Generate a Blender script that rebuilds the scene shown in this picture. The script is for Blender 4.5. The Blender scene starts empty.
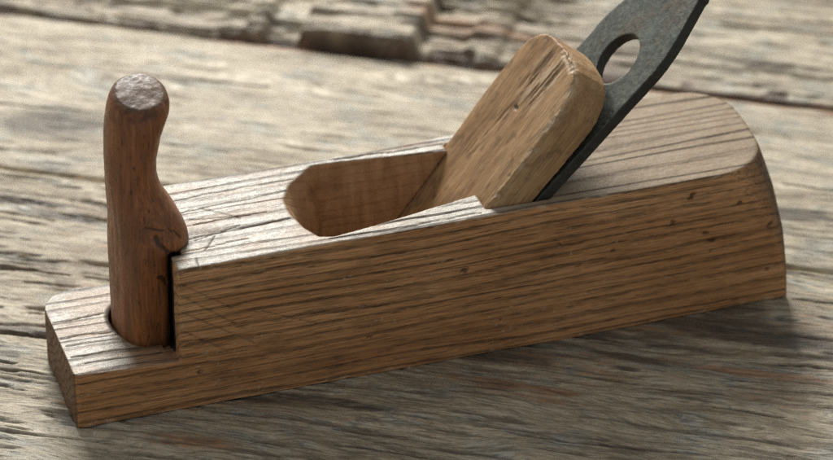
import bpy, bmesh, math
import numpy as np
from mathutils import Vector

S = bpy.context.scene
COL = S.collection
MM = 0.001
DEG = math.radians

# ------------------------------------------------------------------ numpy noise
def _hash(i, j, k, seed):
    h = (i.astype(np.int64) * 374761393 + j.astype(np.int64) * 668265263 + k.astype(np.int64) * 2147483647 + seed * 1274126177) & 0xFFFFFFFF
    h = ((h ^ (h >> 13)) * 1274126177) & 0xFFFFFFFF
    h = ((h ^ (h >> 16)) * 2246822519) & 0xFFFFFFFF
    return ((h ^ (h >> 15)) & 0xFFFFFF) / float(0xFFFFFF)

def vnoise(x, y, z=None, seed=0):
    """value noise in 0..1"""
    x = np.asarray(x, float); y = np.asarray(y, float)
    z = np.zeros_like(x) if z is None else np.asarray(z, float)
    i, j, k = np.floor(x), np.floor(y), np.floor(z)
    fx, fy, fz = x - i, y - j, z - k
    sx, sy, sz = [f * f * f * (f * (f * 6 - 15) + 10) for f in (fx, fy, fz)]
    out = 0
    for a in (0, 1):
        for b in (0, 1):
            for c in (0, 1):
                w = (sx if a else 1 - sx) * (sy if b else 1 - sy) * (sz if c else 1 - sz)
                out = out + w * _hash(i + a, j + b, k + c, seed)
    return out

def fbm(x, y, z=None, seed=0, octv=4, gain=.5):
    s, a, t = 0, 1., 0.
    z = np.zeros_like(np.asarray(x, float)) if z is None else z
    for o in range(octv):
        s = s + a * vnoise(x * 2 ** o + 17.3 * o, y * 2 ** o + 5.1 * o, z * 2 ** o, seed + o)
        t += a; a *= gain
    return s / t

def sstep(a, b, x):
    t = np.clip((x - a) / (b - a), 0, 1)
    return t * t * (3 - 2 * t)

# ------------------------------------------------------------------ node helpers
class NT:
    def __init__(s, name):
        s.m = bpy.data.materials.new(name); s.m.use_nodes = True
        s.t = s.m.node_tree; s.t.nodes.clear()
        s.out = s.t.nodes.new('ShaderNodeOutputMaterial')
        s.b = s.t.nodes.new('ShaderNodeBsdfPrincipled')
        s.t.links.new(s.b.outputs[0], s.out.inputs[0])
        tc = s.t.nodes.new('ShaderNodeTexCoord')
        s.P = s.vm('SCALE', tc.outputs['Object'], scale=1000.0)      # millimetres
        s.xyz = s.t.nodes.new('ShaderNodeSeparateXYZ'); s.t.links.new(s.P, s.xyz.inputs[0])
    def put(s, sock, v):
        if isinstance(v, bpy.types.NodeSocket): s.t.links.new(v, sock)
        elif isinstance(v, (tuple, list)) and sock.type == 'RGBA': sock.default_value = tuple(v)[:3] + (1,)
        else: sock.default_value = v
    def vm(s, op, a, b=None, scale=None):
        n = s.t.nodes.new('ShaderNodeVectorMath'); n.operation = op
        s.put(n.inputs[0], a)
        if b is not None: s.put(n.inputs[1], b)
        if scale is not None: n.inputs['Scale'].default_value = scale
        return n.outputs[0]
    def mt(s, op, a, b=0.0, c=None, clamp=False):
        n = s.t.nodes.new('ShaderNodeMath'); n.operation = op; n.use_clamp = clamp
        s.put(n.inputs[0], a); s.put(n.inputs[1], b)
        if c is not None: s.put(n.inputs[2], c)
        return n.outputs[0]
    def noise(s, sc, detail=3, rough=.5, dist=0, vec=None, off=(0, 0, 0)):
        n = s.t.nodes.new('ShaderNodeTexNoise')
        v = s.vm('MULTIPLY', vec or s.P, sc)
        if off != (0, 0, 0): v = s.vm('ADD', v, off)
        s.put(n.inputs['Vector'], v)
        n.inputs['Scale'].default_value = 1; n.inputs['Detail'].default_value = detail
        n.inputs['Roughness'].default_value = rough; n.inputs['Distortion'].default_value = dist
        return n.outputs[0]
    def rng(s, v, a, b, c=0., d=1., smooth=True):
        n = s.t.nodes.new('ShaderNodeMapRange'); n.interpolation_type = 'SMOOTHSTEP' if smooth else 'LINEAR'
        s.put(n.inputs[0], v)
        for i, q in enumerate((a, b, c, d)): s.put(n.inputs[i + 1], q)
        return n.outputs[0]
    def ramp(s, v, stops):
        n = s.t.nodes.new('ShaderNodeValToRGB'); s.put(n.inputs[0], v)
        e = n.color_ramp.elements
        while len(e) < len(stops): e.new(.5)
        for el, (p, c) in zip(e, stops): el.position = p; el.color = tuple(c) + (1,)
        return n.outputs[0]
    def mix(s, f, a, b, mode='MIX'):
        n = s.t.nodes.new('ShaderNodeMix'); n.data_type = 'RGBA'; n.blend_type = mode
        s.put(n.inputs[0], f); s.put(n.inputs[6], a); s.put(n.inputs[7], b)
        return n.outputs[2]
    def attr(s, name):
        n = s.t.nodes.new('ShaderNodeAttribute'); n.attribute_name = name
        return n.outputs['Fac']
    def bump(s, h, dist, strength=1.0, prev=None):
        n = s.t.nodes.new('ShaderNodeBump'); n.inputs['Strength'].default_value = strength
        n.inputs['Distance'].default_value = dist * MM
        s.put(n.inputs['Height'], h)
        if prev is not None: s.put(n.inputs['Normal'], prev)
        return n.outputs[0]
    def done(s, col, rough, normal=None, metal=0., ior=1.5, spec=.5):
        s.put(s.b.inputs['Base Color'], col); s.put(s.b.inputs['Roughness'], rough)
        s.put(s.b.inputs['Metallic'], metal); s.b.inputs['IOR'].default_value = ior
        s.put(s.b.inputs['Specular IOR Level'], spec)
        if normal is not None: s.put(s.b.inputs['Normal'], normal)
        return s.m

# ------------------------------------------------------------------ materials
def mat_oak():
    """worn oak of the plane body: growth rings slanted 45 degrees, along x"""
    n = NT('worn_oak')
    X, Y, Z = n.xyz.outputs
    warp = n.noise((.0055, .05, .05), 2, .5)
    warp2 = n.noise((.022, .22, .22), 3, .55, off=(9, 3, 1))
    c = n.mt('ADD', n.mt('MULTIPLY', Y, .64), n.mt('MULTIPLY', Z, .80))
    c = n.mt('ADD', c, n.mt('MULTIPLY', warp, 11.0))
    c = n.mt('ADD', c, n.mt('MULTIPLY', warp2, 1.1))
    c = n.mt('ADD', c, n.mt('MULTIPLY', n.noise((.004, .13, .13), 2, .5, off=(6, 2, 8)), 2.6))
    t = n.mt('FRACT', n.mt('DIVIDE', c, 3.0))
    line = n.mt('MULTIPLY', n.rng(t, .52, .80), n.rng(t, .86, .98, 1, 0))
    t2 = n.mt('FRACT', n.mt('DIVIDE', n.mt('ADD', c, n.mt('MULTIPLY', warp2, 2.0)), 1.27))
    line2 = n.mt('MULTIPLY', n.rng(t2, .45, .85), n.rng(t2, .88, 1.0, 1, 0))
    dash = n.noise((.035, 1.1, 1.1), 3, .6)
    every = n.noise((.004, .30, .30), 1, .5, off=(2, 6, 6))
    line = n.mt('MULTIPLY', n.mt('MULTIPLY', line, n.rng(dash, .32, .58, .48, 1.0)), n.rng(every, .36, .58, .50, 1.0))
    line2 = n.mt('MULTIPLY', line2, n.rng(n.noise((.05, 1.6, 1.6), 3, .6, off=(8, 8, 1)), .42, .66))
    fib = n.noise((.055, 2.6, 2.6), 4, .65)
    pores = n.rng(n.noise((.16, 2.6, 2.6), 2, .5, off=(3, 8, 2)), .57, .66)
    pores = n.mt('MULTIPLY', pores, n.rng(t, .25, .7, .25, 1.))
    tone = n.noise((.016, .05, .05), 3, .55, off=(4, 4, 4))
    base = n.ramp(tone, [(.28, (.365, .172, .070)), (.5, (.525, .272, .120)), (.74, (.640, .370, .182))])
    base = n.mix(n.rng(fib, .36, .58, .60, 0), base, (.150, .076, .032))
    base = n.mix(n.mt('MULTIPLY', pores, .80), base, (.085, .045, .022))
    base = n.mix(n.mt('MULTIPLY', line2, .60), base, (.110, .056, .024))
    base = n.mix(n.mt('MULTIPLY', line, .70), base, (.075, .038, .017))
    mott = n.noise((.05, .17, .17), 5, .68, off=(7, 1, 5))
    base = n.mix(n.rng(mott, .58, .74, 0, .16), base, (.135, .074, .036))
    base = n.mix(n.rng(mott, .26, .42, .25, 0), base, (.50, .32, .165))
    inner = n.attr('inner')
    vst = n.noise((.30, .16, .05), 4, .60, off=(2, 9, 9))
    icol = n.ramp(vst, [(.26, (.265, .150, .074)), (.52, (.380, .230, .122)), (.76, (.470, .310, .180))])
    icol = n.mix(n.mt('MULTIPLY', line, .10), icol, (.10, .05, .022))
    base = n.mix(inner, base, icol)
    # top faces: worn, greyed wood with a silvery sheen painted into the colour
    grey = n.attr('grey')
    tcol = n.mix(n.rng(fib, .34, .62, .5, 0), (.300, .225, .142), (.180, .124, .074))
    tcol = n.mix(n.rng(mott, .5, .7, 0, .4), tcol, (.20, .145, .095))
    tcol = n.mix(n.mt('MULTIPLY', line, .95), tcol, (.050, .033, .022))
    base = n.mix(n.attr('tan'), base, tcol)
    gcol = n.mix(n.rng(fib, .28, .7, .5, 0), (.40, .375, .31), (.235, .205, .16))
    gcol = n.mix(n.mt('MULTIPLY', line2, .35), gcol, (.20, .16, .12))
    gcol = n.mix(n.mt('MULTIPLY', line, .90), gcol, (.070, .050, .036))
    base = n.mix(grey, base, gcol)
    dirt_shade = n.attr('dirt_shade')
    base = n.mix(dirt_shade, base, (.032, .022, .015))
    base = n.mix(n.attr('pale'), base, (.52, .42, .30))
    eg = n.noise((.3, 2.2, .35), 5, .68, off=(3, 3, 3))
    ecol = n.ramp(eg, [(.36, (.035, .020, .011)), (.50, (.110, .062, .031)), (.66, (.200, .118, .060))])
    base = n.mix(n.attr('endgrain'), base, ecol)
    spk = n.noise((.9, .9, .9), 3, .6)
    rough = n.mt('SUBTRACT', n.rng(spk, .3, .75, .40, .58), n.mt('MULTIPLY', grey, .08))
    rough = n.mt('ADD', rough, n.mt('MULTIPLY', line, .22))
    rough = n.mt('ADD', rough, n.mt('MULTIPLY', dirt_shade, .5))
    rough = n.mt('ADD', rough, n.mt('MULTIPLY', n.attr('tan'), .10))
    hgt = n.mt('SUBTRACT', n.mt('MULTIPLY', fib, .55), n.mt('MULTIPLY', line, .7))
    hgt = n.mt('SUBTRACT', hgt, n.mt('MULTIPLY', pores, .5))
    nb = n.bump(hgt, .22, .8)
    nb = n.bump(n.noise((.35, .5, .5), 4, .6), .30, .6, nb)
    nb = n.bump(n.noise((1.1, 2.0, 2.0), 4, .65), .16, .8, nb)
    return n.done(base, rough, nb, spec=n.mt('ADD', .20, n.mt('MULTIPLY', grey, .34)))

def mat_horn():
    """dark red-brown polished handle"""
    n = NT('dark_polished_beech')
    fib = n.noise((1.7, 1.7, .06), 4, .6)
    tone = n.noise((.10, .10, .03), 3, .5)
    col = n.ramp(tone, [(.3, (.175, .063, .021)), (.52, (.300, .112, .036)), (.75, (.400, .168, .058))])
    col = n.mix(n.rng(fib, .30, .65, .55, 0), col, (.075, .030, .013))
    lng = n.noise((.42, .42, .018), 4, .62, off=(8, 1, 4))
    col = n.mix(n.rng(lng, .36, .54, .55, 0), col, (.110, .040, .014))
    col = n.mix(n.rng(lng, .56, .70, 0, .40), col, (.38, .17, .062))
    flk = n.rng(n.noise((1.2, 1.2, .35), 2, .5, off=(2, 2, 2)), .62, .70)
    col = n.mix(n.mt('MULTIPLY', flk, .7), col, (.035, .015, .008))
    blot = n.noise((.12, .12, .08), 4, .6, off=(5, 7, 3))
    col = n.mix(n.rng(blot, .58, .74, 0, .45), col, (.11, .065, .036))
    col = n.mix(n.attr('grey'), col, n.mix(n.rng(n.noise((.8, .8, .8), 3), .35, .6), (.035, .024, .016), (.105, .080, .056)))
    col = n.mix(n.attr('dirt_shade'), col, (.022, .015, .011))
    spk = n.noise((.7, .7, .4), 4, .6)
    rough = n.mt('ADD', n.rng(spk, .3, .7, .34, .54), n.mt('MULTIPLY', n.attr('grey'), .05))
    nb = n.bump(fib, .12, .5)
    nb = n.bump(n.noise((.30, .30, .14), 4, .62), .5, .55, nb)
    nb = n.bump(n.mt('MULTIPLY', n.attr('grey'), n.noise((.9, .9, .9), 4, .65)), .20, .7, nb)
    return n.done(col, rough, nb, spec=.36)

def mat_wedge():
    """tan beech wedge, grain along its length (52 degrees in xz)"""
    n = NT('tan_beech')
    X, Y, Z = n.xyz.outputs
    ca, sa = math.cos(DEG(52.3)), math.sin(DEG(52.3))
    s = n.mt('ADD', n.mt('MULTIPLY', X, ca), n.mt('MULTIPLY', Z, sa))
    q = n.mt('SUBTRACT', n.mt('MULTIPLY', Z, ca), n.mt('MULTIPLY', X, sa))
    cmb = n.t.nodes.new('ShaderNodeCombineXYZ')
    n.put(cmb.inputs[0], s); n.put(cmb.inputs[1], Y); n.put(cmb.inputs[2], q)
    V = cmb.outputs[0]
    fib = n.noise((.07, 1.9, 1.9), 4, .62, vec=V)
    tone = n.noise((.022, .12, .12), 3, .55, vec=V)
    col = n.ramp(tone, [(.28, (.270, .150, .064)), (.52, (.390, .235, .110)), (.76, (.480, .315, .165))])
    col = n.mix(n.rng(fib, .36, .58, .5, 0), col, (.165, .090, .040))
    flk = n.rng(n.noise((.5, 2.2, 2.2), 2, .5, vec=V, off=(1, 4, 2)), .62, .72)
    col = n.mix(n.mt('MULTIPLY', flk, .35), col, (.110, .062, .030))
    mott = n.noise((.10, .16, .16), 4, .62, vec=V, off=(6, 2, 9))
    col = n.mix(n.rng(mott, .54, .72, 0, .5), col, (.150, .092, .052))
    col = n.mix(n.attr('dirt_shade'), col, (.055, .034, .022))
    col = n.mix(n.attr('pale'), col, (.58, .47, .34))
    nb = n.bump(fib, .16, .6)
    nb = n.bump(n.noise((.25, .5, .5), 4, .6, vec=V), .3, .5, nb)
    return n.done(col, n.rng(mott, .3, .7, .50, .66), nb, spec=.32)

def mat_iron():
    n = NT('pitted_dark_steel')
    g = n.noise((.55, .55, .55), 6, .74)
    b = n.noise((.10, .10, .10), 4, .6, off=(3, 1, 1))
    f = n.noise((2.6, 2.6, 2.6), 3, .7)
    col = n.ramp(g, [(.32, (.022, .026, .021)), (.5, (.056, .065, .052)), (.68, (.130, .145, .118))])
    col = n.mix(n.rng(b, .50, .64, 0, .70), col, n.mix(n.rng(g, .35, .6), (.036, .026, .018), (.105, .078, .050)))
    col = n.mix(n.rng(f, .60, .70, 0, .35), col, (.20, .21, .185))
    col = n.mix(n.rng(f, .30, .38, .65, 0), col, (.030, .030, .028))
    pt = n.noise((.05, .05, .05), 4, .6, off=(8, 2, 5))
    col = n.mix(n.rng(pt, .52, .66, 0, .30), col, (.120, .134, .112))
    col = n.mix(n.attr('dirt_shade'), col, (.022, .020, .017))
    col = n.mix(n.attr('pale'), col, (.24, .25, .22))
    nb = n.bump(g, .16, .6)
    nb = n.bump(f, .12, .7, nb)
    return n.done(col, n.rng(g, .3, .7, .48, .66), nb, metal=.25, spec=.35)

def mat_board():
    """grey weathered plank; grain along local x (u)"""
    n = NT('weathered_plank')
    wv = n.noise((.010, .035, 0), 3, .5)
    cb = n.t.nodes.new('ShaderNodeCombineXYZ')
    n.put(cb.inputs[0], n.xyz.outputs[0])
    n.put(cb.inputs[1], n.mt('ADD', n.xyz.outputs[1], n.mt('MULTIPLY', wv, 26.0)))
    n.put(cb.inputs[2], n.xyz.outputs[2])
    V = cb.outputs[0]
    big = n.noise((.015, .085, 0), 5, .64, vec=V)
    mid = n.noise((.036, .36, 0), 6, .68, vec=V, off=(3, 7, 0))
    fin = n.noise((.11, 1.15, 0), 5, .70, vec=V, off=(11, 2, 0))
    vfin = n.noise((.26, 2.7, 0), 4, .70, vec=V, off=(1, 12, 0))
    blot = n.noise((.040, .080, 0), 5, .65, off=(21, 5, 0))
    m = n.mt('ADD', n.mt('MULTIPLY', big, .45), n.mt('MULTIPLY', mid, .55))
    col = n.ramp(m, [(.34, (.090, .068, .042)), (.43, (.275, .213, .134)), (.51, (.455, .378, .256)), (.62, (.615, .540, .395))])
    bl = n.attr('bleach_shade')
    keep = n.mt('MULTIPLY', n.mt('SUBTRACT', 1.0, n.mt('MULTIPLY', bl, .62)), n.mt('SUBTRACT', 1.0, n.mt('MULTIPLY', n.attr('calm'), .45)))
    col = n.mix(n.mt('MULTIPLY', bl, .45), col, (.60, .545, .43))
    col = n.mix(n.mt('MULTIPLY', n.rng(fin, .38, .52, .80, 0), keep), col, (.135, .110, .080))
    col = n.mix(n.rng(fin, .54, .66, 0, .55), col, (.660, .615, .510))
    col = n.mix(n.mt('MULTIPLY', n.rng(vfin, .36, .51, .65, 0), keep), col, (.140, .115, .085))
    # cool grey weathering, rusty-brown patches, painted contact shade and dark mould
    col = n.mix(n.rng(blot, .51, .63, 0, .65), col, n.mix(n.rng(fin, .40, .60), (.125, .130, .110), (.46, .465, .41)))
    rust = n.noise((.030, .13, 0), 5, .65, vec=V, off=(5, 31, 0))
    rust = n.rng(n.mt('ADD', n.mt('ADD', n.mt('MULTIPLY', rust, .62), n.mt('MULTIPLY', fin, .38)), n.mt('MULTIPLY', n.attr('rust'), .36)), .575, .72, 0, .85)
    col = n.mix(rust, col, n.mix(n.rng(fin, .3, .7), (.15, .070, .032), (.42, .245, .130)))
    mould_shade = n.noise((.034, .17, 0), 6, .68, vec=V, off=(15, 3, 0))
    mould_shade = n.rng(n.mt('ADD', n.mt('ADD', n.mt('MULTIPLY', mould_shade, .60), n.mt('MULTIPLY', fin, .40)), n.mt('MULTIPLY', n.attr('mould_shade'), .33)), .575, .71, 0, .88)
    col = n.mix(mould_shade, col, n.mix(n.rng(fin, .35, .65), (.040, .031, .022), (.145, .116, .084)))
    col = n.mix(n.attr('crack'), col, (.040, .028, .020))
    col = n.mix(n.attr('rot'), col, n.mix(n.rng(mid, .35, .65), (.050, .030, .020), (.120, .075, .052)))
    hgt = n.mt('ADD', n.mt('MULTIPLY', mid, .5), n.mt('MULTIPLY', fin, .5))
    nb = n.bump(hgt, 1.1, .9)
    nb = n.bump(vfin, .45, .9, nb)
    return n.done(col, n.rng(fin, .3, .7, .66, .46), nb, spec=.42)

M_OAK, M_HORN, M_WEDGE, M_IRON, M_BOARD = mat_oak(), mat_horn(), mat_wedge(), mat_iron(), mat_board()

# ------------------------------------------------------------------ mesh helpers
def mesh_obj(name, verts, faces, mat, parent=None):
    me = bpy.data.meshes.new(name)
    me.from_pydata([tuple(v) for v in verts], [], faces); me.update()
    bm = bmesh.new(); bm.from_mesh(me); bmesh.ops.recalc_face_normals(bm, faces=bm.faces); bm.to_mesh(me); bm.free()
    o = bpy.data.objects.new(name, me); COL.objects.link(o)
    if mat: me.materials.append(mat)
    if parent: o.parent = parent
    return o

def loft(rings):
    """closed solid from rings of equal length"""
    n = len(rings[0]); v = [p for r in rings for p in r]; f = []
    for i in range(len(rings) - 1):
        for j in range(n):
            k = (j + 1) % n
            f.append((i * n + j, i * n + k, (i + 1) * n + k, (i + 1) * n + j))
    f.append(tuple(range(n))[::-1]); f.append(tuple((len(rings) - 1) * n + j for j in range(n)))
    return v, f

def prism_xz(poly, y0, y1):
    return loft([[(x * MM, y0 * MM, z * MM) for x, z in poly], [(x * MM, y1 * MM, z * MM) for x, z in poly]])

def tool(vf):
    return mesh_obj('cutter', vf[0], vf[1], None)

def bake(o, cutters=(), voxel=.45, smooth=6, factor=.5):
    """cut, remesh finely and soften, so edges are worn round like old wood"""
    for c in cutters:
        m = o.modifiers.new('b', 'BOOLEAN'); m.operation = 'DIFFERENCE'; m.solver = 'EXACT'; m.object = c
    m = o.modifiers.new('r', 'REMESH'); m.mode = 'VOXEL'; m.voxel_size = voxel * MM; m.use_smooth_shade = True
    if smooth:
        m = o.modifiers.new('s', 'SMOOTH'); m.factor = factor; m.iterations = smooth
    bpy.context.view_layer.update()
    dg = bpy.context.evaluated_depsgraph_get()
    me = bpy.data.meshes.new_from_object(o.evaluated_get(dg))
    mats = list(o.data.materials); old = o.data
    o.modifiers.clear(); o.data = me; me.name = o.name
    me.materials.clear()
    for q in mats: me.materials.append(q)
    bpy.data.meshes.remove(old)
    for c in cutters:
        d = c.data; bpy.data.objects.remove(c); bpy.data.meshes.remove(d)
    me.polygons.foreach_set('use_smooth', np.ones(len(me.polygons), bool))
    return o

def verts_of(me):
    a = np.empty(len(me.vertices) * 3, np.float32); me.vertices.foreach_get('co', a)
    return a.reshape(-1, 3).astype(float) / MM
def normals_of(me):
    a = np.empty(len(me.vertices) * 3, np.float32); me.vertices.foreach_get('normal', a)
    return a.reshape(-1, 3).astype(float)
def set_verts(me, P):
    me.vertices.foreach_set('co', (P * MM).astype(np.float32).ravel()); me.update()
def set_attr(me, name, v):
    a = me.attributes.new(name, 'FLOAT', 'POINT'); a.data.foreach_set('value', np.clip(v, 0, 1).astype(np.float32))

def seg_dist(px, py, a, b):
    ax, ay = a; bx, by = b; dx, dy = bx - ax, by - ay
    t = np.clip(((px - ax) * dx + (py - ay) * dy) / (dx * dx + dy * dy), 0, 1)
    return np.hypot(px - ax - t * dx, py - ay - t * dy)

# ------------------------------------------------------------------ the hand plane
plane = bpy.data.objects.new('hand_plane', None); COL.objects.link(plane)
plane['label'] = 'old brown wooden hand plane with horn handle, wedge and iron blade on weathered boards'
plane['category'] = 'hand plane'

LEN, WID, HGT, STEP = 240.0, 50.6, 51.7, 34.3

def rounded(pts_r, seg=10):
    """polygon corners (x, y, radius) -> outline with rounded corners"""
    out = []; n = len(pts_r)
    for i in range(n):
        p = Vector(pts_r[i][:2]); a = Vector(pts_r[i - 1][:2]); b = Vector(pts_r[(i + 1) % n][:2]); r = pts_r[i][2]
        u = (a - p).normalized(); w = (b - p).normalized()
        ang = u.angle(w); t = r / math.tan(ang / 2)
        c = p + (u + w).normalized() * (r / math.sin(ang / 2))
        s = p + u * t - c; e = p + w * t - c
        a0 = math.atan2(s.y, s.x); a1 = math.atan2(e.y, e.x); d = (a1 - a0 + math.pi) % (2 * math.pi) - math.pi
        for k in range(seg + 1):
            q = a0 + d * k / seg; out.append((c.x + r * math.cos(q), c.y + r * math.sin(q)))
    return out

def body_outline(z):
    f = max(0., min(1., z / HGT))
    xe = 240.8 - 1.2 * f - 7.0 * f ** 3                     # the tail leans in towards the top
    rn = 1.2 + 19.5 * f ** 1.6; rf = 2.5 + 14.0 * f ** 1.6
    wr = 52.2 + 2.6 * f                                     # a little wider at the tail
    return rounded([(0, 0, 1.6), (xe, 0, rn), (xe + 1.5 * f + 2.6 * f ** 3, wr, rf), (165, wr - .6, 20), (120, WID, 30), (0.3, 49.6 + f, 11.5)], 10)

zs = [0, 6, 12, 18, 24, 30, 36, 41, 45, 48.5, HGT]
body = mesh_obj('body', *loft([[(x * MM, y * MM, z * MM) for x, y in body_outline(z)] for z in zs]), M_OAK, plane)

cut_step = tool(prism_xz([(-8, 20.4), (STEP, 17.9), (STEP, 70), (-8, 70)], -10, 70))
cut_groove = tool(prism_xz([(STEP - 3, 16.6), (STEP + 3.6, 16.6), (STEP + 3.6, 60), (STEP - 3, 60)], 8.6, 41.0))
sock = [(26.6 + 8.0 * math.cos(t), 27.6 + 11.6 * math.sin(t)) for t in np.linspace(0, 2 * math.pi, 40, endpoint=False)]
cut_sock = tool(loft([[(x * MM, y * MM, z * MM) for x, y in sock] for z in (14.5, 30)]))
# the mouth: scooped throat, then the slot for wedge and iron between the cheeks
top = [(86, 3.7), (81, 5.0), (78.2, 12), (76.6, 21), (77.0, 29.5), (81, 37.5), (91.5, 47.3), (105, 46.2), (137.4, 42.0), (146, 42.0), (146, 13.8), (136, 13.8), (123, 11.2), (107, 7.6)]
def throat(z):
    f = (HGT - z) / HGT
    r = []
    x0 = 76.6 + 17 * f ** .75; x1 = 146 - f * HGT / math.tan(DEG(52.3))
    for x, y in top:
        xx = x0 + (x - 76.6) * (x1 - x0) / (146 - 76.6)
        r.append((xx * MM, (y + (25 - y) * .10 * f) * MM, z * MM))
    return r
cut_throat = tool(loft([throat(z) for z in (7, 16, 25, 34, 42, 48, HGT)] + [[(x * MM, y * MM, (HGT + 6) * MM) for x, y in top]]))
k52 = 1 / math.tan(DEG(52.3)); k45 = 1 / math.tan(DEG(45.7))
cut_slot = tool(prism_xz([(136.6 + 8 * k52, HGT + 8), (136.6 - 44 * k52, HGT - 44), (158.4 - 44 * k45, HGT - 44), (158.4 + 8 * k45, HGT + 8)], 4.1, 46.6))
bake(body, [cut_step, cut_groove, cut_sock, cut_throat, cut_slot], .45, 5)

me = body.data; P = verts_of(me); N = normals_of(me); X, Y, Z = P.T
lump = fbm(X / 26, Y / 14, Z / 14, 3, 3) - .5
nick = fbm(X / 5, Y / 4, Z / 4, 11, 3) - .5
ring = (Y * .64 + Z * .80 + 0)
edge = np.clip(1 - np.minimum(np.abs(Z - HGT) + np.abs(Y), 9) / 3.5, 0, 1) + np.clip(1 - np.minimum(np.hypot(X, Y), 9) / 4., 0, 1) + np.clip(1 - np.hypot(Y, Z) / 3., 0, 1)
disp = .8 * lump + .22 * nick - edge * .7 * np.clip(fbm(X / 9, Y / 6, Z / 6, 31, 3) - .45, 0, 1)
upz = N[:, 2]
deck = sstep(.55, .9, upz) * (Z > 15)
# open grain checks on the two front decks
def checks(lines):
    d = np.zeros(len(X))
    for (x0, y0, x1, y1, w) in lines:
        wob = (fbm(X / 8, Y * 0 + y0, None, 7, 2) - .5) * 1.1
        dd = seg_dist(X, Y + wob, (x0, y0), (x1, y1))
        d = np.maximum(d, sstep(w, w * .35, dd))
    return d * deck
chk = checks([(40, 16.0, 76, 18.6, .36), (36, 9.5, 60, 11, .3), (38, 32, 80, 34.5, .32), (40, 40.5, 84, 41.5, .32), (46, 24, 70, 25, .35),
              (92, 5.6, 136, 6.2, .4), (84, 2.2, 134, 2.6, .3), (100, 48.4, 136, 46.6, .45), (120, 9.8, 136, 10.2, .3),
              (1, 31.5, 18, 33.5, .4), (1, 22, 18, 22.5, .4), (2, 17.2, 19, 18.0, .36), (2, 11.0, 24, 11.8, .36), (5, 6.4, 30, 7.2, .35)])
disp -= chk * .40
# scratches and bruises on the near side and the deck
scr = np.zeros(len(X)); side = (N[:, 1] < -.6) & (Y < 4)
for a, b in [((35.7, 41.6), (52.3, 28.2)), ((35.9, 28.6), (49.5, 18.7)), ((35.2, 46.1), (51.2, 34.4)), ((60.8, 31.3), (78.6, 23.2)), ((36, 35.5), (58, 20))]:
    scr = np.maximum(scr, sstep(.34, .10, seg_dist(X, Z, a, b)) * side * .5)
for a, b in [((45.8, 27.2), (64.5, 24.1)), ((50.7, 33.2), (61, 23.4)), ((45.4, 8.5), (50.8, 16.1)), ((41.5, 4.9), (41.1, 0)), ((44.1, 15.2), (59.8, 19.3)), ((59.3, 17.6), (75.9, 18.4))]:
    scr = np.maximum(scr, sstep(.4, .15, seg_dist(X, Y, a, b)) * deck * .7)
spot = np.zeros(len(X))
for (cx, cz), r in zip([(127.1, 33.2), (119.5, 22.3), (204.9, 46), (179, 42.8), (198.1, 36.8), (209.8, 30.8), (212.4, 27.6), (211.8, 23.9), (159.8, 36), (50.4, 28.2), (40.2, 12.8), (73.1, 25.4), (232.6, 29.4), (232.8, 12.1), (155, 20), (204, 44.6), (178, 30), (96, 14), (140, 12), (221, 40)],
                       [1.5, .6, .9, .9, 1.2, 1.1, 1.2, .8, .6, .5, .5, .5, .8, 1., .6, .6, .5, .5, .6, .6]):
    wx = (fbm(X / 1.6, Z / 1.6, None, 5, 2) - .5) * 1.6
    spot = np.maximum(spot, sstep(r * .95, r * .55, np.hypot((X - cx) * .75, (Z - cz) * 1.15) + wx) * side)
disp -= .25 * scr + .5 * spot
set_verts(me, P + N * disp[:, None])
front = sstep(176, 150, X)
wear = sstep(.32, .60, fbm(X / 16, Y / 5, Z / 9, 51, 4))
g = deck * (.62 + .33 * wear) * (.68 + .32 * front)
toe_reflection = (Z < 24) * sstep(20, 27, X + (18 - Y) * .25) * sstep(24, 18, Y)
g = g * (1 - .75 * toe_reflection)  # dark reflection of the handle, painted on the toe deck
set_attr(me, 'tan', deck * sstep(140, 160, X) * .92)
g = g * (1 - .85 * sstep(142, 158, X))  # painted sheen stops behind the iron
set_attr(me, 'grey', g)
grime = np.clip(sstep(.60, .74, fbm(X / 16, Y / 4, Z / 4, 71, 5)) * .22, 0, 1)
gap_shade = ((X > STEP - .6) & (X < STEP + 4.2) & (Y > 6) & (Y < 43) & (Z < HGT - .5)) * 1.0
sk = np.hypot((X - 26.2) / 8.5, (Y - 27.6) / 11.9); gap_shade = np.maximum(gap_shade, (Z < 22) * sstep(1.12, .98, sk) * .9)  # shade inside groove and socket, painted dark
set_attr(me, 'dirt_shade', np.maximum.reduce([chk * .9, scr, spot * .7, grime * (1 - deck * .6), gap_shade * 1.0, toe_reflection * deck * .25]))
set_attr(me, 'endgrain', np.clip(sstep(.55, .85, np.abs(N[:, 0])) * (1 - 1.0 * ((X > 20) & (X < 190))) * .85 + sstep(.2, .6, N[:, 0]) * (X > 200) * .5, 0, 1))
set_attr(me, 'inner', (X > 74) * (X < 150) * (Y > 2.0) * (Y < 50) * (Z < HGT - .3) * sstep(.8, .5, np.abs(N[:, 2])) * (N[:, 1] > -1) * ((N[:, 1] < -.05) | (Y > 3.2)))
chip = sstep(.62, .70, fbm(X / 3.5, Y / 2, Z / 2, 91, 3)) * (np.hypot(Y, np.minimum(Z, np.abs(Z - HGT))) < 1.3)
specks = sstep(.80, .86, fbm(X / 1.1, Y / .8, Z / .8, 97, 2)) * sstep(.5, .65, fbm(X / 20, Y / 12, Z / 12, 98, 2))
set_attr(me, 'pale', np.maximum(chip * .35, specks * .5))

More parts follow.
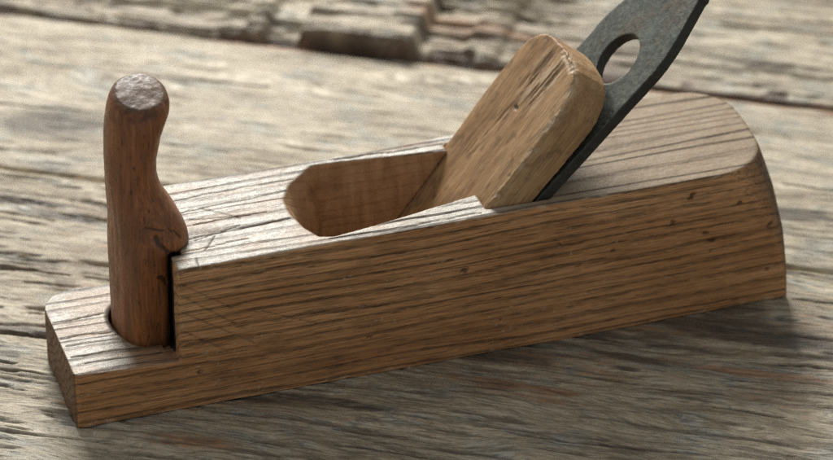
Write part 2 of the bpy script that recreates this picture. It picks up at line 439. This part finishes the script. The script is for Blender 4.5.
# horn handle
secs = [(14.8, 27, 7.9, 8.2, 13.6, 2.2, 4.5), (30, 27, 7.7, 8.2, 14.8, 2.2, 4.5), (42, 27, 7.5, 8.2, 15.7, 2.2, 4.5), (51.5, 27.2, 7.5, 8.2, 16.6, 2.2, 4.5),
        (52.0, 27.4, 7.7, 15.8, 16.7, 2.2, 3), (55.5, 28, 8.1, 14.8, 16.6, 2.2, 2.8), (60, 27.8, 8.0, 13.0, 15.4, 2.2, 2.5), (65, 27.2, 7.8, 10.8, 13.8, 2.2, 2.3),
        (70, 26.8, 7.7, 8.9, 12.4, 2.1, 2.1), (75, 26.6, 7.7, 8.0, 11.5, 2.1, 2.1), (80, 26.7, 7.8, 8.0, 11.0, 2.1, 2.1), (88, 27.9, 8.5, 8.6, 11.0, 2.1, 2.1),
        (92, 28.9, 9.1, 9.2, 11.1, 2.1, 2.1), (96.2, 29.9, 9.4, 9.6, 11.0, 2.1, 2.1), (98.8, 30.5, 9.1, 9.3, 10.5, 2.1, 2.1), (100.4, 30.8, 8.5, 8.5, 9.6, 2.1, 2.1), (101.4, 31.0, 7.4, 7.2, 8.2, 2.1, 2.1), (101.8, 31.1, 3.6, 3.6, 4.0, 2, 2)]
rings = []
for z, c, al, ar, b, nl, nr in secs:
    r = []
    for t in np.linspace(0, 2 * math.pi, 64, endpoint=False):
        ct, st = math.cos(t), math.sin(t); e = nr if ct > 0 else nl; a = ar if ct > 0 else al
        r.append(((c + a * math.copysign(abs(ct) ** (2 / e), ct)) * MM, (25 + b * math.copysign(abs(st) ** (2 / e), st)) * MM, (z + .4 * (z > 97) + 2.3 * st * b / 11 * max(0, min(1, (z - 93) / 6))) * MM))
    rings.append(r)
horn = mesh_obj('handle', *loft(rings), M_HORN, plane)
bake(horn, [], .4, 5)
me = horn.data; P = verts_of(me); N = normals_of(me); X, Y, Z = P.T
disp = 1.3 * (fbm(X / 14, Y / 14, Z / 30, 4, 3) - .5) + .25 * (fbm(X / 3, Y / 3, Z / 6, 8, 3) - .5)
gouge = np.zeros(len(X))
for a, b, r in [((30.5, 58.5), (33.5, 52.5), 1.1), ((33.5, 53.5), (36, 51), .9), ((31, 44), (33, 41), .9), ((35, 60), (38, 56), .35), ((28, 62), (33, 60), .3)]:
    gouge = np.maximum(gouge, sstep(r, r * .3, seg_dist(X + (fbm(X / 2, Z / 2, None, 6, 2) - .5) * 2, Z, a, b)) * (N[:, 1] < -.2))
capz = sstep(.62, .86, N[:, 2]) * (Z > 95)
set_verts(me, P + N * (disp - .5 * gouge + capz * .3 * (fbm(X / 2.6, Y / 2.6, Z / 2.6, 14, 3) - .6))[:, None])
set_attr(me, 'grey', capz * .75)
rim = sstep(.20, .50, N[:, 2]) * sstep(.85, .6, N[:, 2]) * (Z > 92) * sstep(.35, .6, fbm(X / 4, Y / 4, Z / 3, 23, 3))
foot = sstep(21, 17.5, Z) * .5
set_attr(me, 'dirt_shade', np.maximum.reduce([gouge * .8, rim * .65, foot, (Z > 50.3) * (Z < 52.7) * (X > 33.2) * .7]))  # gouges, with rim, foot and lug seam set darker

# wedge
A = DEG(52.3); TX, TZ = math.cos(A), math.sin(A); NX, NZ = math.sin(A), -math.cos(A)      # along, and into the block
side_pts = [(-46, 4.6), (-20, 4.6), (0, 4.6), (20, 4.0), (36, 4.0), (41, 4.7), (45.2, 6.8), (48.2, 9.6), (50.4, 13.2), (51.6, 18.0), (52.0, 25), (51.6, 33), (50.4, 37.5), (48.2, 40.6), (44.8, 43.6), (40, 45.3), (30, 45.8), (0, 45.9), (-46, 45.9)]
def wedge_ring(d0, d1):
    r = []
    for s, y in side_pts:
        th = d0 + d1 * s
        r.append(((137.0 + TX * s + NX * th) * MM, y * MM, (52.0 + TZ * s + NZ * th) * MM))
    return r
wedge = mesh_obj('wedge', *loft([wedge_ring(0, 0), wedge_ring(12.0, .042)]), M_WEDGE, plane)
bake(wedge, [], .4, 4)
me = wedge.data; P = verts_of(me); N = normals_of(me); X, Y, Z = P.T
sc_ = (X - 137) * TX + (Z - 52) * TZ; th = (X - 137) * NX + (Z - 52) * NZ
face = sstep(.7, .9, -(N[:, 0] * NX + N[:, 2] * NZ))
disp = .6 * (fbm(sc_ / 22, Y / 10, th / 10, 5, 3) - .5) + .2 * (fbm(sc_ / 6, Y / 2.5, th / 2.5, 6, 3) - .5)
yr = Y + (sc_ - 30) * .10
streak = fbm(sc_ / 11, yr / .9, None, 44, 3)
reg = sstep(26, 36, sc_) * sstep(51, 46, sc_) * sstep(15.5, 18.5, yr) * sstep(35, 30, yr)
reg2 = sstep(2, 8, sc_) * sstep(34, 26, sc_) * sstep(24, 27, yr + (sc_ - 20) * .12) * sstep(35, 32, yr + (sc_ - 20) * .12)
tear = face * np.clip(reg * sstep(.46, .62, streak) + .7 * reg2 * sstep(.50, .66, fbm(sc_ / 16, yr / 1.2, None, 61, 3)), 0, 1)
pit = face * sstep(1.6, .5, np.hypot(sc_ - 27, (Y - 26) * 1.0) + (fbm(sc_, Y, None, 77, 2) - .5) * 1.5)
# splintered arris along the near front edge and over the crown
s2 = np.array(side_pts)
dp = np.min([seg_dist(sc_, Y, s2[i], s2[i + 1]) for i in range(1, len(s2) - 2)], axis=0)
arr = np.clip(1 - (dp + np.abs(th)) / 2.6, 0, 1)
torn = fbm(sc_ / 2.4, Y / 2.4, th / 2.0, 83, 3)
arr = arr * sstep(26, 20, Y + np.abs(sc_ - 52) * 0) + arr * sstep(46, 49, sc_) * (Y < 38); arr = np.clip(arr, 0, 1)
disp -= .32 * tear + .5 * pit + arr * .8 * np.clip(torn - .42, 0, 1) * 2
set_verts(me, P + N * disp[:, None])
set_attr(me, 'dirt_shade', np.maximum.reduce([tear * .6, pit * .8, face * sstep(.62, .72, fbm(sc_ / 5, Y / 3, None, 19, 4)) * .35, (1 - face) * sstep(.60, .78, fbm(X / 5, Y / 4, Z / 2.4, 29, 5)) * .35]))
set_attr(me, 'pale', np.maximum(arr * sstep(.48, .64, torn) * .6 * (sc_ > 1), face * reg * sstep(.46, .36, streak) * .45))

# cutting iron: tapered slab with a slot, bedded at 45.7 degrees
B = DEG(45.7); BX, BZ = math.cos(B), math.sin(B); QX, QZ = math.sin(B), -math.cos(B)
half = [(-66, 20.4), (54, 20.4), (58, 19.9), (62, 19.0), (68, 17.0), (74, 14.4), (80.3, 11.8), (81.2, 12.0), (82.4, 11.2), (84.2, 8.5), (85.2, 4.5)]
outl = [(s, 25.1 - w) for s, w in half] + [(s, 25.1 + w) for s, w in half[::-1]]
def iron_pt(s, y, t): return ((153.6 + BX * s + QX * t) * MM, y * MM, (51.6 + BZ * s + QZ * t) * MM)
iron = mesh_obj('cutting_iron', *loft([[iron_pt(s, y, 0) for s, y in outl], [iron_pt(s, y, 3.7) for s, y in outl]]), M_IRON, plane)
slot = [(48.2 + 9.2 * math.cos(t), 24.4 + 8.7 * math.sin(t)) for t in np.linspace(0, 2 * math.pi, 48, endpoint=False)]
cs = tool(loft([[iron_pt(s, y, -3) for s, y in slot], [iron_pt(s, y, 7) for s, y in slot]]))
bake(iron, [cs], .35, 3)
me = iron.data; P = verts_of(me); N = normals_of(me); X, Y, Z = P.T
set_verts(me, P + N * (.35 * (fbm(X / 12, Y / 12, Z / 12, 5, 3) - .5) + .10 * (fbm(X / 1.6, Y / 1.6, Z / 1.6, 6, 3) - .5))[:, None])
set_attr(me, 'dirt_shade', sstep(.75, .45, np.abs(N[:, 0] * QX + N[:, 2] * QZ)) * .75)
fc = np.abs(N[:, 0] * QX + N[:, 2] * QZ); set_attr(me, 'pale', sstep(.70, .85, fc) * sstep(.985, .93, fc) * sstep(.35, .6, fbm(X / 5, Y / 5, Z / 5, 9, 3)) * .7)

# ------------------------------------------------------------------ weathered table boards
ROT = DEG(-32.2)
def axis(lo, hi, f0, f1, fine, coarse):
    a = list(np.arange(lo, max(lo, f0), coarse)) if lo < f0 else []
    b = list(np.arange(max(lo, f0), min(hi, f1), fine))
    c = list(np.arange(min(hi, f1), hi, coarse)) + [hi] if hi > f1 else [hi]
    return np.array(a + b + c)

table = bpy.data.objects.new('table', None); COL.objects.link(table)
table['kind'] = 'structure'; table['label'] = 'table of grey weathered wooden boards under the hand plane'
table.rotation_euler = (0, 0, ROT)

CRACKS = {  # front board: checks along the grain (u0, v0, u1, v1, width, depth)
    'a': [(-70, 47, -24, 47.5, 1.2, 2.2), (-60, 30, -30, 31, .6, 1.), (-90, 63, -45, 62, .8, 1.4), (-75, 84, -30, 85, .8, 1.2), (-50, 18, -22, 17, .7, 1.),
          (80, 12, 112, 11, .7, .8), (130, 30, 178, 31.5, .8, 1.), (190, 60, 214, 59, .9, 1.2), (60, -6, 92, -7, .6, .8), (120, 1, 170, -1, .7, .8), (205, 88, 260, 91, .8, 1.),
          (-110, 112, -64, 113, .9, 1.4), (-100, 130, -70, 129, .8, 1.), (205, 128, 250, 129, .8, 1.2)],
    'b': [(-90, 160, -60, 161, .7, .9), (-100, 190, -40, 193, .8, .9), (-60, 222, 0, 224, .7, .8), (205, 176, 262, 179, .9, 1.2), (190, 200, 240, 202, .9, 1.), (210, 233, 268, 236, 1., 1.4), (60, 236, 110, 238, .7, .8)],
    'c': [(-90, 280, -20, 284, 1.6, 2.4), (20, 300, 90, 296, 1.6, 2.4), (100, 280, 170, 276, 1.4, 2.), (150, 310, 230, 312, 1.4, 2.4), (-60, 262, -20, 263, 1.6, 2.)],
}
# stains in the wood, the dark list also paints contact shade beside the body: (u, v, half length, half width, strength)
MOULD_SHADE = [(118, 80, 34, 7, .62), (178, 106, 46, 9, .66), (150, 82, 40, 4, .5), (-65, 180, 22, 9, .8), (73, 33, 22, 2.6, .95), (51, 30, 12, 2, .8), (112, 73, 26, 5, .7), (144, 93, 34, 6, .8), (192, 102, 30, 6, .8), (212, 101, 20, 4, .7), (173, 119, 24, 8, .7), (161, 74, 6, 1.3, .9), (-34, 36, 3.4, 1.8, 1.),
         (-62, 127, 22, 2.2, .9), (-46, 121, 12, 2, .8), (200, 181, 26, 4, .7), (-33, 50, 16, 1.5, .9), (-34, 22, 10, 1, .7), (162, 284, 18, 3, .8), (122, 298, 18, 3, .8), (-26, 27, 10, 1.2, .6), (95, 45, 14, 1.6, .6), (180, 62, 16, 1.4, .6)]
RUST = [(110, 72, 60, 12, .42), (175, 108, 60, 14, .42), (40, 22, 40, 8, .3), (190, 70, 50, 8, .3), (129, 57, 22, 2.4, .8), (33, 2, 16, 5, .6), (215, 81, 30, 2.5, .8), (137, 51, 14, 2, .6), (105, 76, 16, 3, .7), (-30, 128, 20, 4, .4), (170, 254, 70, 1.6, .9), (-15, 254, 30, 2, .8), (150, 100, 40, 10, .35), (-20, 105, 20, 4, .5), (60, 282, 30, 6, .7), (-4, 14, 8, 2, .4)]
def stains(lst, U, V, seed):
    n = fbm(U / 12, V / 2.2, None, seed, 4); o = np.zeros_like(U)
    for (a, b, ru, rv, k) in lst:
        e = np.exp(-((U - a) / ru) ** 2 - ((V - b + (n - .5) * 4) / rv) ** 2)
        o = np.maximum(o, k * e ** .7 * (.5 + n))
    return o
def board(v0, v1, key, zoff):
    u = axis(-520, 640, -190, 310, 1.0, 12); v = axis(v0, v1, -60, 380, .42, 9)
    U, V = np.meshgrid(u, v)
    w = (fbm(U / 90, V / 40, None, 3, 2) - .5) * 14
    Vw = V + w
    h = .30 * (fbm(U / 60, Vw / 9, None, 21, 3) - .55) + (.55 if key == 'b' else .9) * -np.clip(fbm(U / 22, Vw / 2.6, None, 33, 4) - .50, 0, 1) * 2.4 + .5 * (fbm(U / 9, Vw / 1.2, None, 44, 3) - .5)
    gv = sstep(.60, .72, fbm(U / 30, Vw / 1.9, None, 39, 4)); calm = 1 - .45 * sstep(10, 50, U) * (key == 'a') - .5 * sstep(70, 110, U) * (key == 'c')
    h = (h - gv * (.9 if key != 'b' else .4)) * calm
    crack = gv * (.5 if key != 'b' else .15); rot = np.zeros_like(U)
    for (a, b, c, d, wd, dp) in CRACKS[key]:
        wob = (fbm(U / 16, V * 0 + b, None, 9, 3) - .5) * 3.0
        t = np.clip((U - a) / (c - a), 0, 1); taper = np.sqrt(np.clip(4 * t * (1 - t), 0, 1))
        k = sstep(wd * (.35 + .65 * taper), wd * .2, seg_dist(U, V + wob, (a, b), (c, d))) * (taper > 0)
        h -= k * dp; crack = np.maximum(crack, k)
    rough = .8 + 1.6 * fbm(U / 25, V * 0, None, 12, 3)
    for e, sg in ((v0, 1), (v1, -1)):                       # eroded long edges
        wob = (fbm(U / 22, U * 0 + e, None, 15, 3) - .5) * 1.4
        d = (V - e) * sg + wob
        h -= (7.0 - 5.0 * sstep(85, 120, U) * (abs(e - 256.5) < 1)) * sstep(rough * .9, .0, d) + .5 * sstep(4.5, 0, d)
        crack = np.maximum(crack, sstep(.7, -.1, d) * (.9 - .5 * sstep(85, 120, U) * (abs(e - 256.5) < 1)))
    if key == 'c':                                          # old, broken, deeply furrowed back board
        hi = .4 + 7.5 * np.maximum.reduce([sstep(-1, 2.5, U) * sstep(47, 43, U), (.6 * sstep(-23, -20.5, U) * sstep(-12, -14.5, U)), .35 * sstep(60, 64, U) * sstep(79, 73, U), .12 * sstep(-40, -25, U) * sstep(100, 80, U)])
        ed = 257.5 + 2.5 * (fbm(U / 13, U * 0 + 3, None, 61, 3) - .5) + 6 * sstep(.50, .62, fbm(U / 9, U * 0 + 9, None, 66, 2)) * (1 - sstep(-4, 2, U) * sstep(48, 42, U))
        fur = fbm(U / 48, (V + w * .4) / 6.5, None, 81, 4)
        ch = sstep(.50, .66, fur)
        h = h + hi * sstep(ed - .6, ed + 1.4, V) - (ch * 2.2 + 1.4 * sstep(.52, .66, fbm(U / 22, V / 3.2, None, 87, 3))) * (1 - .6 * sstep(70, 110, U)) * (1 - .7 * sstep(-4, 4, U) * sstep(48, 42, U) * (V < 268))
        rot = sstep(ed + 2.4, ed + .4, V) * .9
        rot = np.maximum(rot, .35 * sstep(.58, .76, fur))
        rot = np.maximum(rot, .6 * sstep(.57, .68, fbm(U / 24, V / 8, None, 95, 4)) * (V < 285))
    if key == 'a':
        x = U * math.cos(ROT) - V * math.sin(ROT); y = U * math.sin(ROT) + V * math.cos(ROT)
        ft = (x > -1) & (x < 241) & (y > -1) & (y < 54)
        h = h - np.percentile(h[ft], 97)
        h = np.where(ft & (h > -.05), -.05, h)
    nu, nv = len(u), len(v)
    top = np.stack([U.ravel(), V.ravel(), (h + zoff).ravel()], 1)
    # skirt down to the underside so each board is a solid plank
    idx = np.arange(nu * nv).reshape(nv, nu)
    per = np.concatenate([idx[0, :], idx[1:, -1], idx[-1, -2::-1], idx[-2:0:-1, 0]])
    low = top[per].copy(); low[:, 2] = -24
    co = np.concatenate([top, low])
    q = np.stack([idx[:-1, :-1], idx[:-1, 1:], idx[1:, 1:], idx[1:, :-1]], -1).reshape(-1, 4)
    m = len(per); li = nu * nv + np.arange(m)
    sk = np.stack([per, li, np.roll(li, -1), np.roll(per, -1)], 1)
    Q = np.concatenate([q, sk])
    me = bpy.data.meshes.new('board')
    me.vertices.add(len(co)); me.vertices.foreach_set('co', (co * MM).astype(np.float32).ravel())
    me.loops.add(Q.size); me.loops.foreach_set('vertex_index', Q.ravel().astype(np.int32))
    me.polygons.add(len(Q)); me.polygons.foreach_set('loop_start', np.arange(0, Q.size, 4, dtype=np.int32))
    me.update(calc_edges=True); me.validate()
    me.polygons.foreach_set('use_smooth', np.ones(len(me.polygons), bool))
    z = np.zeros(m)
    set_attr(me, 'crack', np.concatenate([crack.ravel(), z])); set_attr(me, 'rot', np.concatenate([rot.ravel(), z]))
    bleach_shade = {'a': .34, 'b': .68, 'c': .55}[key] + 1.6 * (fbm(U / 45, V / 16, None, 201, 3) - .5) + (key == 'a') * .25 * sstep(10, -30, U) * (V < 60) - (key == 'a') * .40 * sstep(20, 80, U) - (key == 'a') * .3 * sstep(60, 100, U) * sstep(40, 60, V) + (key == 'c') * .35 * sstep(60, 100, U)  # front board browner in the plane's shadow, shade painted into the colour
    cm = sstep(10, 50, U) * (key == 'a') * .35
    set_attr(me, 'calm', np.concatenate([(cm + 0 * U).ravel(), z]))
    set_attr(me, 'bleach_shade', np.concatenate([np.clip(bleach_shade, 0, 1).ravel(), z]))
    set_attr(me, 'mould_shade', np.concatenate([stains(MOULD_SHADE, U, V, 141).ravel(), z])); set_attr(me, 'rust', np.concatenate([stains(RUST, U, V, 171).ravel(), z]))
    me.materials.append(M_BOARD)
    o = bpy.data.objects.new('board', me); COL.objects.link(o); o.parent = table
    return o
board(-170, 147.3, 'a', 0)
board(147.9, 256.0, 'b', -.2)
board(257.0, 560, 'c', 0)

# ------------------------------------------------------------------ light
W = bpy.data.worlds.new('World'); S.world = W; W.use_nodes = True
bg = W.node_tree.nodes['Background']; bg.inputs[0].default_value = (.97, .99, 1.0, 1); bg.inputs[1].default_value = .39

def softbox(name, loc, target, sx, sy, watt, col):
    l = bpy.data.lights.new(name, 'AREA'); l.shape = 'RECTANGLE'; l.size = sx; l.size_y = sy; l.energy = watt; l.color = col
    o = bpy.data.objects.new(name, l); COL.objects.link(o); o.location = loc
    o.rotation_euler = (Vector(target) - Vector(loc)).to_track_quat('-Z', 'Y').to_euler()
    return o
softbox('back_softbox', (.24, 1.16, .80), (.10, .02, .03), .64, .50, 33, (1.0, .972, .915))  # one soft studio lamp behind the plane

# ------------------------------------------------------------------ camera
cam = bpy.data.cameras.new('camera'); co = bpy.data.objects.new('camera', cam); COL.objects.link(co)
co.location = (-.19673918, -.92190445, .64786455)
co.rotation_euler = Vector((.2702999, .80819448, -.52322046)).to_track_quat('-Z', 'Y').to_euler()
cam.lens = 157.716; cam.sensor_width = 36; cam.clip_start = .01; cam.clip_end = 50
cam.dof.use_dof = True; cam.dof.focus_distance = 1.14; cam.dof.aperture_fstop = 11
S.camera = co

vs = S.view_settings
vs.view_transform = 'Standard'; vs.look = 'None'; vs.exposure = 0.0; vs.gamma = 1
S.cycles.use_denoising = False
S.cycles.max_bounces = 6
